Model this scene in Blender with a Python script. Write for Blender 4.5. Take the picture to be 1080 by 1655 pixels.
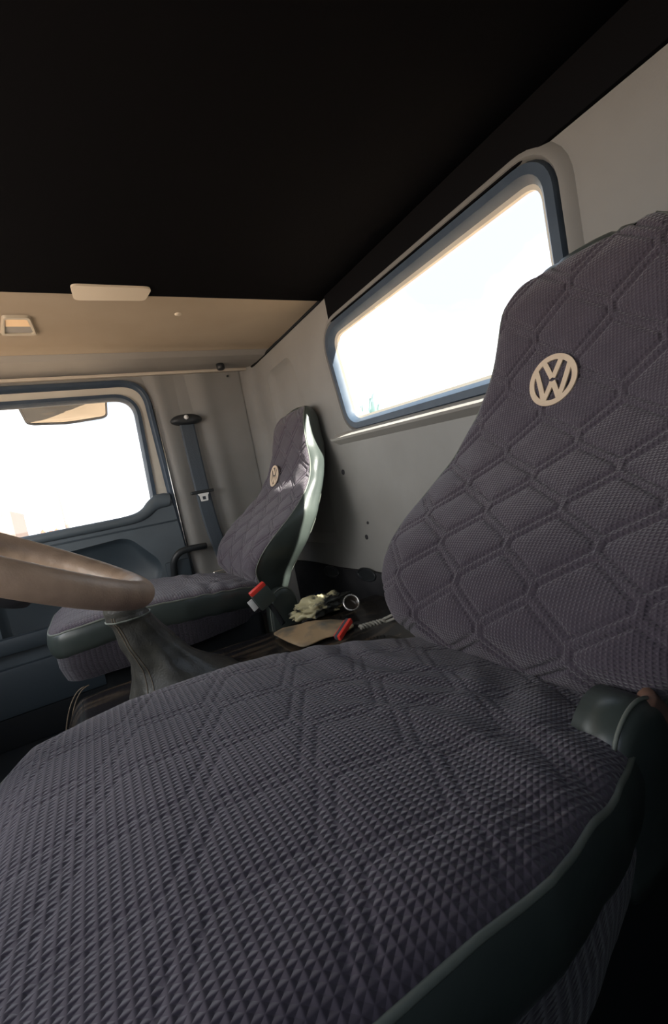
import bpy, bmesh, math, random
import numpy as np
from mathutils import Vector, Matrix, noise
from mathutils.geometry import tessellate_polygon

random.seed(4)
PI = math.pi
C = bpy.context.scene.collection
for _o in list(bpy.data.objects):
    bpy.data.objects.remove(_o)

# ------------------------------------------------------------------ camera
# cab frame: X towards the rear wall, Y across the cab to the passenger side, Z up
_dx = Vector((0.854644, 0.201048, -0.478711))
_dy = Vector((-0.483603, -0.027339, -0.874860))
_dz = Vector((-0.188977, 0.979200, 0.073862))
R3 = Matrix((_dx, _dy, _dz))
CAM = Vector((0.0, 0.0, 0.85))
cd = bpy.data.cameras.new('camera')
cd.sensor_fit = 'HORIZONTAL'
cd.sensor_width = 36.0
cd.lens = 24.0
cd.clip_start = 0.01
cd.clip_end = 500
cam = bpy.data.objects.new('camera', cd)
C.objects.link(cam)
cam.matrix_world = Matrix.Translation(CAM) @ R3.to_4x4()
bpy.context.scene.camera = cam

# ------------------------------------------------------------------ view, sky, sun
sc = bpy.context.scene
sc.view_settings.view_transform = 'Standard'
sc.view_settings.look = 'None'
sc.view_settings.gamma = 1
sc.view_settings.use_curve_mapping = False
sc.view_settings.exposure = 0.87
sc.cycles.max_bounces = 10
sc.cycles.diffuse_bounces = 7
sc.cycles.sample_clamp_indirect = 8
try:
    sc.cycles.use_denoising = True
except Exception:
    pass

w = bpy.data.worlds.new('sky')
sc.world = w
w.use_nodes = True
nt = w.node_tree
bg = nt.nodes['Background']
tc = nt.nodes.new('ShaderNodeTexCoord')
ns = nt.nodes.new('ShaderNodeTexNoise')
ns.inputs['Scale'].default_value = 2.1
ns.inputs['Detail'].default_value = 5
cr = nt.nodes.new('ShaderNodeValToRGB')
cr.color_ramp.elements[0].position = 0.18
cr.color_ramp.elements[0].color = (0.34, 0.40, 0.50, 1)
cr.color_ramp.elements[1].position = 0.33
cr.color_ramp.elements[1].color = (1.0, 0.98, 0.95, 1)
nt.links.new(tc.outputs['Generated'], ns.inputs['Vector'])
sx_ = nt.nodes.new('ShaderNodeSeparateXYZ')
nt.links.new(tc.outputs['Generated'], sx_.inputs[0])
ma = nt.nodes.new('ShaderNodeMath')
ma.operation = 'MULTIPLY_ADD'
ma.inputs[1].default_value = -0.75
nt.links.new(sx_.outputs[2], ma.inputs[0])
nt.links.new(ns.outputs['Fac'], ma.inputs[2])
nt.links.new(ma.outputs[0], cr.inputs['Fac'])
nt.links.new(cr.outputs['Color'], bg.inputs['Color'])
bg.inputs['Strength'].default_value = 1.9

sun_d = Vector((-1.0, 2.75, -2.30)).normalized()       # the way the sunlight travels
sl = bpy.data.lights.new('sun', 'SUN')
sl.energy = 15
sl.angle = math.radians(0.6)
sl.color = (1.0, 0.93, 0.82)
so = bpy.data.objects.new('sun', sl)
C.objects.link(so)
so.rotation_euler = sun_d.to_track_quat('-Z', 'Y').to_euler()
so.location = (3, -3, 5)

# daylight through the windscreen opening (soft sky light off the yard in front)
al = bpy.data.lights.new('windscreen_daylight', 'AREA')
al.shape = 'RECTANGLE'
al.size = 1.9
al.size_y = 0.6
al.energy = 11
al.color = (1.0, 0.97, 0.93)
ao = bpy.data.objects.new('windscreen_daylight', al)
C.objects.link(ao)
ao.location = (-1.02, 1.1, 1.12)
ao.rotation_euler = Vector((1, 0, -0.05)).to_track_quat('-Z', 'Z').to_euler()


# ------------------------------------------------------------------ materials
def mat(name, col, rough=0.6, spec=0.5, metal=0.0, col2=None, nscale=8, bump=0.0, bscale=60, detail=4, p0=0.35, p1=0.65, sheen=0, coat=0, bdist=0.002):
    m = bpy.data.materials.new(name)
    m.use_nodes = True
    t = m.node_tree
    b = t.nodes['Principled BSDF']
    b.inputs['Base Color'].default_value = (*col, 1)
    b.inputs['Roughness'].default_value = rough
    b.inputs['Specular IOR Level'].default_value = spec
    b.inputs['Metallic'].default_value = metal
    if sheen:
        b.inputs['Sheen Weight'].default_value = sheen
    if coat:
        b.inputs['Coat Weight'].default_value = coat
    tc = t.nodes.new('ShaderNodeTexCoord')
    if col2:
        n = t.nodes.new('ShaderNodeTexNoise')
        n.inputs['Scale'].default_value = nscale
        n.inputs['Detail'].default_value = detail
        r = t.nodes.new('ShaderNodeValToRGB')
        r.color_ramp.elements[0].position = p0
        r.color_ramp.elements[0].color = (*col, 1)
        r.color_ramp.elements[1].position = p1
        r.color_ramp.elements[1].color = (*col2, 1)
        t.links.new(tc.outputs['Object'], n.inputs['Vector'])
        t.links.new(n.outputs['Fac'], r.inputs['Fac'])
        t.links.new(r.outputs['Color'], b.inputs['Base Color'])
    if bump:
        n = t.nodes.new('ShaderNodeTexNoise')
        n.inputs['Scale'].default_value = bscale
        n.inputs['Detail'].default_value = 3
        u = t.nodes.new('ShaderNodeBump')
        u.inputs['Strength'].default_value = bump
        u.inputs['Distance'].default_value = bdist
        t.links.new(tc.outputs['Object'], n.inputs['Vector'])
        t.links.new(n.outputs['Fac'], u.inputs['Height'])
        t.links.new(u.outputs['Normal'], b.inputs['Normal'])
    return m


def fabric(name, col, col2, pitch_u, pitch_v, strength=0.8):
    """waffle-weave cloth: small raised dots on the UV grid (UVs are in metres)"""
    m = mat(name, col, rough=0.85, spec=0.25, sheen=0.25)
    t = m.node_tree
    b = t.nodes['Principled BSDF']
    uv = t.nodes.new('ShaderNodeUVMap')
    uv.uv_map = 'UVMap'
    sp = t.nodes.new('ShaderNodeSeparateXYZ')
    t.links.new(uv.outputs['UV'], sp.inputs[0])

    def wave(sock, pitch, off):
        a = t.nodes.new('ShaderNodeMath')
        a.operation = 'MULTIPLY_ADD'
        a.inputs[1].default_value = 2 * PI / pitch
        a.inputs[2].default_value = off
        t.links.new(sock, a.inputs[0])
        s = t.nodes.new('ShaderNodeMath')
        s.operation = 'SINE'
        t.links.new(a.outputs[0], s.inputs[0])
        return s.outputs[0]
    nz = t.nodes.new('ShaderNodeTexNoise')
    nz.inputs['Scale'].default_value = 30
    t.links.new(uv.outputs['UV'], nz.inputs['Vector'])
    su, sv = wave(sp.outputs[0], pitch_u, 0), wave(sp.outputs[1], pitch_v, 0)
    mul = t.nodes.new('ShaderNodeMath')
    mul.operation = 'MAXIMUM'
    t.links.new(su, mul.inputs[0])
    t.links.new(sv, mul.inputs[1])
    bp = t.nodes.new('ShaderNodeBump')
    bp.inputs['Strength'].default_value = strength
    bp.inputs['Distance'].default_value = 0.0011
    t.links.new(mul.outputs[0], bp.inputs['Height'])
    t.links.new(bp.outputs['Normal'], b.inputs['Normal'])
    mx = t.nodes.new('ShaderNodeMix')
    mx.data_type = 'RGBA'
    mx.inputs[6].default_value = (*col, 1)
    mx.inputs[7].default_value = (*col2, 1)
    t.links.new(nz.outputs['Fac'], mx.inputs[0])
    t.links.new(mx.outputs[2], b.inputs['Base Color'])
    return m


M = {
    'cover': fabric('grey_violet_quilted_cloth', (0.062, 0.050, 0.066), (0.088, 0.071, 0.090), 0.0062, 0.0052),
    'skirt': fabric('shaded_skirt_cloth', (0.030, 0.025, 0.034), (0.045, 0.038, 0.048), 0.0062, 0.0052),  # the cover cloth darkened: shade below the cushion is put into its colour
    'vinyl': mat('green_black_vinyl', (0.040, 0.050, 0.046), rough=0.33, col2=(0.055, 0.067, 0.060), nscale=5, bump=0.25, bscale=40),
    'piping': mat('piping', (0.15, 0.165, 0.14), rough=0.5),
    'emblem': mat('beige_patch', (0.68, 0.53, 0.39), rough=0.8, bump=0.4, bscale=500),
    'rooflining': mat('roof_lining', (0.42, 0.355, 0.275), rough=0.9, spec=0.1, col2=(0.37, 0.305, 0.23), nscale=2.5, bump=0.1, bscale=200),
    'roofdark': mat('added_dark_lining', (0.008, 0.008, 0.009), rough=1.0, spec=0.0),
    'wall': mat('grey_trim_plastic', (0.275, 0.270, 0.260), rough=0.65, spec=0.3, col2=(0.24, 0.235, 0.225), nscale=4, bump=0.12, bscale=250),
    'header': mat('header_trim', (0.34, 0.33, 0.31), rough=0.7, spec=0.25, col2=(0.30, 0.285, 0.265), nscale=3),
    'beige': mat('beige_painted_metal', (0.62, 0.58, 0.50), rough=0.45, col2=(0.55, 0.51, 0.44), nscale=6),
    'lightstrip': mat('pale_strip', (0.62, 0.55, 0.46), rough=0.5),
    'seal': mat('glare_tinted_rubber', (0.040, 0.062, 0.095), rough=0.5, col2=(0.052, 0.076, 0.110), nscale=20),  # black rubber tinted blue: the window glare is put into the colour
    'door': mat('slate_door_plastic', (0.098, 0.120, 0.138), rough=0.5, col2=(0.082, 0.10, 0.115), nscale=5, bump=0.15, bscale=200),
    'doordark': mat('dark_slate_plastic', (0.040, 0.055, 0.068), rough=0.5, bump=0.2, bscale=200),
    'belt': mat('slate_webbing', (0.055, 0.070, 0.088), rough=0.6, bump=0.4, bscale=300),
    'black': mat('black_plastic', (0.018, 0.021, 0.024), rough=0.45),
    'softblack': mat('soft_black', (0.020, 0.022, 0.024), rough=0.9, spec=0.1),
    'lining': mat('dark_wall_sheet', (0.040, 0.040, 0.043), rough=0.9, spec=0.1, col2=(0.022, 0.022, 0.025), nscale=7),
    'sunpatch': mat('painted_sun_patch', (0.46, 0.32, 0.18), rough=0.5, col2=(0.14, 0.14, 0.12), nscale=13, p0=0.45, p1=0.68),  # sunlit tone of the tunnel vinyl, painted as a tan mottle
    'chrome': mat('bright_metal', (0.80, 0.80, 0.78), rough=0.25, metal=0.85),
    'white': mat('white_plastic', (0.80, 0.80, 0.78), rough=0.5),
    'red': mat('red_plastic', (0.75, 0.050, 0.035), rough=0.35),
    'leather': mat('gaiter_leather', (0.050, 0.048, 0.042), rough=0.36, col2=(0.075, 0.072, 0.06), nscale=25, bump=0.5, bscale=220),
    'stitch': mat('tan_stitching', (0.20, 0.15, 0.10), rough=0.8),
    'wheel': mat('worn_tan_wheel', (0.58, 0.40, 0.28), rough=0.45, col2=(0.42, 0.29, 0.20), nscale=22, bump=0.5, bscale=320, bdist=0.001),
    'wheeldark': mat('wheel_plastic', (0.09, 0.095, 0.10), rough=0.5),
    'plasticbag': mat('crumpled_bag', (0.55, 0.50, 0.30), rough=0.35, col2=(0.025, 0.027, 0.025), nscale=14, p0=0.47, p1=0.53),
    'bluebag': mat('navy_cloth', (0.010, 0.020, 0.075), rough=0.7),
    'brownglass': mat('dark_brown', (0.035, 0.026, 0.02), rough=0.3),
    'rope': mat('grey_cord', (0.30, 0.29, 0.25), rough=0.8, bump=0.5, bscale=400),
    'rust': mat('rust_foam', (0.20, 0.10, 0.065), rough=0.8, col2=(0.12, 0.075, 0.06), nscale=40),
    'grime': mat('grime', (0.03, 0.03, 0.035), rough=0.8),
    'latch': mat('amber_lens', (0.85, 0.55, 0.27), rough=0.4),
    'latchframe': mat('latch_frame', (0.40, 0.35, 0.27), rough=0.5),
    'panel': mat('pale_panel', (0.66, 0.58, 0.46), rough=0.5),
    'mirror': mat('mirror_glass', (0.30, 0.29, 0.27), rough=0.02, metal=1.0),
    'mirrorrim': mat('mirror_housing', (0.13, 0.14, 0.16), rough=0.4),
    'ground': mat('sandy_yard', (0.52, 0.38, 0.26), rough=0.95, spec=0.1, col2=(0.44, 0.32, 0.22), nscale=1.2),
    'concrete': mat('pale_render', (0.16, 0.120, 0.105), rough=0.9),
    'terracotta': mat('terracotta', (0.26, 0.115, 0.07), rough=0.8),
    'foliage': mat('foliage', (0.07, 0.11, 0.05), rough=0.9),
    'greenroof': mat('green_sheet', (0.20, 0.33, 0.28), rough=0.6),
}

# glossy, dark marbled vinyl over the engine tunnel
tm = mat('marbled_vinyl', (0.012, 0.012, 0.014), rough=0.16, spec=0.6)
t = tm.node_tree
tc = t.nodes.new('ShaderNodeTexCoord')
mp = t.nodes.new('ShaderNodeMapping')
mp.inputs['Scale'].default_value = (1.6, 7.0, 3)
mp.inputs['Rotation'].default_value = (0, 0, 0.5)
n1 = t.nodes.new('ShaderNodeTexNoise')
n1.inputs['Scale'].default_value = 2.4
n1.inputs['Detail'].default_value = 8
n1.inputs['Distortion'].default_value = 1.6
r1 = t.nodes.new('ShaderNodeValToRGB')
e = r1.color_ramp.elements
e[0].position = 0.36
e[0].color = (0.012, 0.013, 0.016, 1)
e[1].position = 0.62
e[1].color = (0.075, 0.058, 0.042, 1)
k = e.new(0.52)
k.color = (0.022, 0.019, 0.017, 1)
t.links.new(tc.outputs['Object'], mp.inputs['Vector'])
t.links.new(mp.outputs[0], n1.inputs['Vector'])
t.links.new(n1.outputs['Fac'], r1.inputs['Fac'])
t.links.new(r1.outputs['Color'], t.nodes['Principled BSDF'].inputs['Base Color'])
n2 = t.nodes.new('ShaderNodeTexNoise')
n2.inputs['Scale'].default_value = 14
b2 = t.nodes.new('ShaderNodeBump')
b2.inputs['Strength'].default_value = 0.35
b2.inputs['Distance'].default_value = 0.004
t.links.new(tc.outputs['Object'], n2.inputs['Vector'])
t.links.new(n2.outputs['Fac'], b2.inputs['Height'])
t.links.new(b2.outputs['Normal'], t.nodes['Principled BSDF'].inputs['Normal'])
M['tunnel'] = tm

# window glass: clear, a little reflective, lets the sun through
gm = bpy.data.materials.new('window_glass')
gm.use_nodes = True
t = gm.node_tree
t.nodes.clear()
out = t.nodes.new('ShaderNodeOutputMaterial')
mx = t.nodes.new('ShaderNodeMixShader')
tr = t.nodes.new('ShaderNodeBsdfTransparent')
tr.inputs[0].default_value = (0.95, 0.97, 0.98, 1)
gl = t.nodes.new('ShaderNodeBsdfGlossy')
gl.inputs['Roughness'].default_value = 0.02
mx.inputs[0].default_value = 0.05
t.links.new(tr.outputs[0], mx.inputs[1])
t.links.new(gl.outputs[0], mx.inputs[2])
t.links.new(mx.outputs[0], out.inputs[0])
M['glass'] = gm


# ------------------------------------------------------------------ mesh helpers
def mesh_obj(name, verts, faces, m=None, parent=None, smooth=True, uvs=None):
    me = bpy.data.meshes.new(name)
    me.from_pydata([tuple(v) for v in verts], [], faces)
    if uvs is not None:
        uvl = me.uv_layers.new(name='UVMap')
        idx = np.empty(len(me.loops), dtype=np.int32)
        me.loops.foreach_get('vertex_index', idx)
        uvl.data.foreach_set('uv', np.asarray(uvs, dtype=np.float32)[idx].ravel())
    if smooth:
        me.polygons.foreach_set('use_smooth', [True] * len(me.polygons))
    me.update()
    o = bpy.data.objects.new(name, me)
    C.objects.link(o)
    if m is not None:
        me.materials.append(m)
    if parent is not None:
        o.parent = parent
    return o


def from_bm(name, bm, m=None, parent=None, smooth=True, angle=None):
    bmesh.ops.recalc_face_normals(bm, faces=bm.faces)
    me = bpy.data.meshes.new(name)
    bm.to_mesh(me)
    bm.free()
    if smooth:
        me.polygons.foreach_set('use_smooth', [True] * len(me.polygons))
        if angle:
            try:
                me.set_sharp_from_angle(angle=angle)
            except Exception:
                pass
    o = bpy.data.objects.new(name, me)
    C.objects.link(o)
    if m is not None:
        me.materials.append(m)
    if parent is not None:
        o.parent = parent
    return o


def box_bm(bm, lo, hi, bevel=0.0, seg=2, rot=None, pivot=None):
    r = bmesh.ops.create_cube(bm, size=1)
    vs = r['verts']
    c = (Vector(lo) + Vector(hi)) / 2
    s = Vector(hi) - Vector(lo)
    for v in vs:
        v.co = Vector((v.co.x * s.x, v.co.y * s.y, v.co.z * s.z)) + c
    if bevel:
        es = list({e for v in vs for e in v.link_edges})
        rr = bmesh.ops.bevel(bm, geom=es, offset=bevel, segments=seg, profile=0.6, affect='EDGES')
        vs = list({v for f in rr['faces'] for v in f.verts} | set(v for v in vs if v.is_valid))
    if rot is not None:
        p = Vector(pivot) if pivot is not None else c
        for v in vs:
            v.co = p + rot @ (v.co - p)
    return vs


def box(name, lo, hi, m, parent=None, bevel=0.004, rot=None, pivot=None, seg=2):
    bm = bmesh.new()
    box_bm(bm, lo, hi, bevel, seg, rot, pivot)
    return from_bm(name, bm, m, parent, smooth=True, angle=0.6)


def loft(rings, closed=True, cap=True):
    n = len(rings[0])
    vs = [v for r in rings for v in r]
    fs = []
    for i in range(len(rings) - 1):
        for j in range(n if closed else n - 1):
            k = (j + 1) % n
            fs.append((i * n + j, i * n + k, (i + 1) * n + k, (i + 1) * n + j))
    if cap and closed:
        fs.append(tuple(range(n - 1, -1, -1)))
        b = (len(rings) - 1) * n
        fs.append(tuple(b + j for j in range(n)))
    return vs, fs


def tube_rings(pts, rad, n=10, closed=False):
    pts = [Vector(p) for p in pts]
    N = len(pts)
    rings = []
    up = None
    for i, p in enumerate(pts):
        if closed:
            t_ = pts[(i + 1) % N] - pts[i - 1]
        else:
            t_ = pts[min(i + 1, N - 1)] - pts[max(i - 1, 0)]
        t_.normalize()
        if up is None:
            a = Vector((0, 0, 1)) if abs(t_.z) < 0.9 else Vector((1, 0, 0))
            up = (a - t_ * a.dot(t_)).normalized()
        else:
            up = (up - t_ * up.dot(t_)).normalized()
        s = t_.cross(up)
        r = rad[i] if isinstance(rad, list) else rad
        if not isinstance(r, (list, tuple)):
            r = (r, r)
        rings.append([p + up * (r[0] * math.cos(a)) + s * (r[1] * math.sin(a)) for a in [2 * PI * k / n for k in range(n)]])
    return rings


def tube(name, pts, rad, m, parent=None, n=10, closed=False):
    rings = tube_rings(pts, rad, n, closed)
    if closed:
        rings.append(rings[0])
        vs, fs = loft(rings, True, False)
    else:
        vs, fs = loft(rings)
    return mesh_obj(name, vs, fs, m, parent)


def smooth_path(pts, sub=6, closed=False):
    pts = [Vector(p) for p in pts]
    N = len(pts)
    res = []
    rng = range(N) if closed else range(N - 1)
    for i in rng:
        if closed:
            p0, p1, p2, p3 = pts[i - 1], pts[i], pts[(i + 1) % N], pts[(i + 2) % N]
        else:
            p0, p1, p2, p3 = pts[max(i - 1, 0)], pts[i], pts[i + 1], pts[min(i + 2, N - 1)]
        for k in range(sub):
            u = k / sub
            res.append(0.5 * ((2 * p1) + (p2 - p0) * u + (2 * p0 - 5 * p1 + 4 * p2 - p3) * u * u + (3 * p1 - p0 - 3 * p2 + p3) * u ** 3))
    if not closed:
        res.append(pts[-1])
    return res


def rounded(poly, radii, seg=7):
    """2-D polygon with rounded corners"""
    n = len(poly)
    if not isinstance(radii, (list, tuple)):
        radii = [radii] * n
    res = []
    for i in range(n):
        p = Vector(poly[i])
        a = (Vector(poly[i - 1]) - p)
        b = (Vector(poly[(i + 1) % n]) - p)
        r = radii[i]
        if r <= 0:
            res.append(p)
            continue
        ang = a.angle(b)
        d = min(r / math.tan(ang / 2), a.length * 0.49, b.length * 0.49)
        s, e_ = p + a.normalized() * d, p + b.normalized() * d
        for k in range(seg + 1):
            u = k / seg
            res.append((1 - u) ** 2 * s + 2 * u * (1 - u) * p + u * u * e_)
    return res


def offset_loop(loop, d):
    """offset a 2-D loop outwards by d (counter-clockwise or clockwise both work)"""
    n = len(loop)
    area = sum(loop[i - 1].x * loop[i].y - loop[i].x * loop[i - 1].y for i in range(n))
    sgn = 1 if area > 0 else -1
    out = []
    for i in range(n):
        t_ = (loop[(i + 1) % n] - loop[i - 1])
        if t_.length < 1e-9:
            t_ = loop[(i + 1) % n] - loop[i]
        t_.normalize()
        out.append(loop[i] + Vector((t_.y, -t_.x)) * d * sgn)
    return out


def sheet(name, outer, holes, to3d, thick, m, parent=None):
    """flat panel with holes; to3d maps (u, v, depth) to a point"""
    loops = [outer] + holes
    pts = [p for l in loops for p in l]
    tris = tessellate_polygon([[Vector((p.x, p.y, 0)) for p in l] for l in loops])
    n = len(pts)
    vs = [to3d(p.x, p.y, 0) for p in pts] + [to3d(p.x, p.y, thick) for p in pts]
    fs = [tuple(t_) for t_ in tris] + [tuple(n + i for i in reversed(t_)) for t_ in tris]
    s = 0
    for l in loops:
        for i in range(len(l)):
            j = (i + 1) % len(l)
            fs.append((s + i, s + j, n + s + j, n + s + i))
        s += len(l)
    bm = bmesh.new()
    bv = [bm.verts.new(v) for v in vs]
    for f in fs:
        try:
            bm.faces.new([bv[i] for i in f])
        except ValueError:
            pass
    return from_bm(name, bm, m, parent, smooth=False)


def band(name, prof, to3d, m, parent=None):
    """a moulding: prof is a list of (loop, depth) swept around"""
    rings = [[to3d(p.x, p.y, d) for p in l] for l, d in prof]
    rings.append(rings[0])
    vs, fs = loft(rings, True, False)
    bm = bmesh.new()
    bv = [bm.verts.new(v) for v in vs]
    for f in fs:
        bm.faces.new([bv[i] for i in f])
    bmesh.ops.remove_doubles(bm, verts=bm.verts, dist=1e-5)
    return from_bm(name, bm, m, parent, smooth=True, angle=0.9)


def structure(o):
    o['kind'] = 'structure'
    return o


def empty(name, loc=(0, 0, 0)):
    o = bpy.data.objects.new(name, None)
    o.empty_display_size = 0.05
    o.location = loc
    C.objects.link(o)
    return o


def tag(o, label, cat, group=None):
    o['label'] = label
    o['category'] = cat
    if group:
        o['group'] = group
    return o


def rebase(o, loc):
    """put the origin of a mesh built in cab coordinates at loc"""
    d = Vector(loc)
    o.data.transform(Matrix.Translation(-d))
    o.location = d
    return o


# ================================================================== THE SETTING
RX = 0.94      # rear wall
DY = 2.35      # passenger wall
NY = -0.16     # driver wall
FX = -0.86     # front of the cab
ZC = 1.53      # roof lining

V2 = lambda a, b: Vector((a, b))

# floor
structure(box('floor', (FX - 0.15, NY - 0.05, -0.06), (RX + 0.05, DY + 0.30, 0.0), M['black'], bevel=0))

# roof lining over the passenger half
def roof_grid(name, x0, x1, y0, y1, m):
    nx, ny = 40, 40
    vs, fs = [], []
    for i in range(nx + 1):
        for j in range(ny + 1):
            x = x0 + (x1 - x0) * i / nx
            y = y0 + (y1 - y0) * j / ny
            z = ZC
            d = (y - 2.02) / 0.06
            z += 0.010 * math.exp(-d * d)          # the soft press line before the header
            if y > 2.02:
                z -= 0.012 * (y - 2.02) / 0.33 * 0
            vs.append((x, y, z))
    for i in range(nx):
        for j in range(ny):
            a = i * (ny + 1) + j
            fs.append((a, a + 1, a + ny + 2, a + ny + 1))
    n = len(vs)
    vs += [(x, y, z + 0.03) for x, y, z in vs]
    fs += [tuple(n + q for q in reversed(f)) for f in fs]
    return mesh_obj(name, vs, fs, m)

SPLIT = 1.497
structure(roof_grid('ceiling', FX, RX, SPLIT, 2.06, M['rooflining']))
structure(box('unseen_dark_roof_half', (FX - 0.1, NY - 0.04, ZC - 0.006), (RX, SPLIT, ZC + 0.04), M['roofdark'], bevel=0.003))  # unseen roof half; its near-black colour is invented to keep it dark
# header moulding between roof and passenger wall
vs = []
for x in (FX, RX):
    for y, z in ((2.055, ZC + 0.006), (2.10, ZC - 0.006), (2.22, ZC - 0.004), (2.338, ZC + 0.004), (DY + 0.03, ZC + 0.004), (DY + 0.03, ZC + 0.05), (2.055, ZC + 0.05)):
        vs.append((x, y, z))
fs = [(i, (i + 1) % 7, 7 + (i + 1) % 7, 7 + i) for i in range(7)]
structure(mesh_obj('trim_2', vs, fs, M['header'], smooth=False))
structure(box('trim_3', (FX, DY - 0.018, ZC - 0.012), (RX - 0.02, DY + 0.01, ZC + 0.003), M['lightstrip'], bevel=0.004))
# dark joint between roof and rear wall
structure(tube('trim_4', [(RX - 0.006, DY - 0.02, ZC - 0.002), (RX - 0.006, SPLIT, ZC - 0.002)], 0.006, M['softblack'], n=8))

# --- rear wall
def rear(u, v, d):       # u = Y, v = Z, d = depth away from the cab
    return Vector((RX + d, u, v))

win = rounded([V2(0.58, 1.385), V2(1.482, 1.385), V2(1.425, 1.052), V2(0.58, 1.014)], [0.05, 0.055, 0.06, 0.05], 8)  # driver-side end extended out of view to let sun reach the far seat
win = [Vector(p) for p in win]
hole = offset_loop(win, 0.030)
rec = [Vector(p) for p in rounded([V2(2.14, 1.44), V2(1.86, 1.44), V2(1.73, 1.02), V2(1.73, 0.56), V2(2.14, 0.56)], [0.07, 0.07, 0.10, 0.05, 0.05], 8)]
rec_in = offset_loop(rec, -0.045)
outer = [V2(NY - 0.03, 0.0), V2(2.27, 0.0), V2(2.27, ZC + 0.01), V2(NY - 0.03, ZC + 0.01)]
structure(sheet('wall_rear', outer, [hole, rec], rear, 0.045, M['wall']))
# the pressed-in panel beside the rear window
vs, fs = loft([[rear(p.x, p.y, 0.0) for p in rec], [rear(p.x, p.y, 0.022) for p in offset_loop(rec, -0.018)], [rear(p.x, p.y, 0.030) for p in rec_in]], True, False)
n0 = len(rec)
vs += []
fs.append(tuple(2 * n0 + j for j in range(n0)))
structure(mesh_obj('trim_5', vs, fs, M['wall']))
# added near-black strip above the window line, invented to darken the driver's half
structure(box('added_dark_strip', (RX - 0.012, NY, 1.425), (RX + 0.002, SPLIT - 0.04, ZC - 0.004), M['roofdark'], bevel=0.003))
# dark sheet on the lower rear wall
lin = [V2(NY, 0.0), V2(2.26, 0.0), V2(2.26, 0.45)]
for i in range(25):
    u = 2.26 + (NY - 2.26) * (i + 1) / 25
    lin.append(V2(u, 0.455 + 0.003 * math.sin(i * 1.1)))
def rear2(u, v, d):
    return Vector((RX - 0.014 + d, u, v))
vent1 = [V2(1.82 + 0.065 * math.cos(a), 0.428 + 0.026 * math.sin(a)) for a in [2 * PI * k / 24 for k in range(24)]]
vent2 = [V2(1.52 + 0.062 * math.cos(a), 0.444 + 0.028 * math.sin(a)) for a in [2 * PI * k / 24 for k in range(24)]]
lining = structure(sheet('trim_7', lin, [], rear2, 0.014, M['lining']))
# rear window: glass, rubber seal, ledge
wn = structure(sheet('window_1', offset_loop(win, 0.012), [], lambda u, v, d: Vector((RX + 0.022 + d, u, v)), 0.004, M['glass']))
band('window_seal', [(offset_loop(win, 0.040), -0.004), (offset_loop(win, 0.034), -0.016), (offset_loop(win, 0.014), -0.016), (win, 0.004), (win, 0.030), (offset_loop(win, 0.029), 0.030)], rear, M['seal'], wn)
band('window_bead', [(offset_loop(win, 0.001), 0.006), (offset_loop(win, -0.009), 0.012), (offset_loop(win, -0.010), 0.022), (offset_loop(win, 0.001), 0.022)], rear, M['beige'], wn)
# raised painted lip round the opening; its lower ledge catches the sun
lip = offset_loop(win, 0.040)
band('window_ledge', [(lip, -0.004), (offset_loop(win, 0.046), -0.015), (offset_loop(win, 0.058), -0.012), (offset_loop(win, 0.072), 0.002), (lip, 0.002)], rear, M['wall'], wn)

# the pressed shelf under the window that catches the sun
vs = []
for yy, z0 in ((1.585, 1.060), (1.56, 1.060), (0.50, 1.010)):
    e_ = 0.15 if yy > 1.57 else 1.0
    for x_, z_ in ((0.004, -0.036), (-0.014, -0.038), (-0.042, -0.056), (-0.036, -0.064), (0.004, -0.084)):
        vs.append((RX + (x_ if x_ > 0 else x_ * e_), yy, z0 + z_))
fs = [(i * 5 + j, i * 5 + (j + 1) % 5, i * 5 + 5 + (j + 1) % 5, i * 5 + 5 + j) for i in range(2) for j in range(5)]
fs += [(4, 3, 2, 1, 0), (10, 11, 12, 13, 14)]
structure(mesh_obj('unseen_dark_roof_half0', vs, fs, M['header'], smooth=False))

# --- rounded corner between rear and passenger wall
rings = []
for z in (0.0, 0.5, 1.0, ZC + 0.005):
    ring = []
    for k in range(13):
        a = PI / 2 * k / 12
        ring.append(Vector((RX - 0.08 + 0.08 * math.cos(a), 2.27 + 0.08 * math.sin(a), z)))
    rings.append(ring)
vs, fs = loft(rings, False, False)
structure(mesh_obj('trim_8', vs, fs, M['wall']))

# --- passenger wall
def pas(u, v, d):        # u = X, v = Z, d = outwards
    return Vector((u, DY + d, v))

door_open = [Vector(p) for p in rounded([V2(-0.80, 0.10), V2(0.425, 0.10), V2(0.382, 1.500), V2(-0.80, 1.500)], [0.05, 0.08, 0.13, 0.1], 9)]
# wall beside the door: a height field so that the pillar has its soft ridges
def pillar(x):
    y = DY
    y -= 0.018 * math.exp(-((x - 0.475) / 0.045) ** 2)
    y += 0.010 * math.exp(-((x - 0.60) / 0.05) ** 2)
    y -= 0.016 * math.exp(-((x - 0.70) / 0.05) ** 2)
    return y
outer = [V2(FX, 0.0), V2(0.86, 0.0), V2(0.86, ZC), V2(FX, ZC)]
structure(sheet('wall_right', outer, [door_open], pas, 0.06, M['wall']))
nx, nz = 36, 30
vs, fs = [], []
for i in range(nx + 1):
    for j in range(nz + 1):
        v = j / nz
        z = 0.02 + (ZC - 0.034) * v
        xl = 0.435 - 0.045 * v
        if v > 0.90:
            xl -= 0.02 * (v - 0.9) / 0.1
        x = xl + (0.865 - xl) * i / nx
        e_ = min(1, (x - xl) / 0.03)
        vs.append((x, DY - 0.004 + (pillar(x + 0.05 * v) - DY) * e_ * (0.6 + 0.4 * math.sin(v * PI)), z))
for i in range(nx):
    for j in range(nz):
        a = i * (nz + 1) + j
        fs.append((a, a + 1, a + nz + 2, a + nz + 1))
structure(mesh_obj('trim_9', vs, fs, M['wall']))

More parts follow.
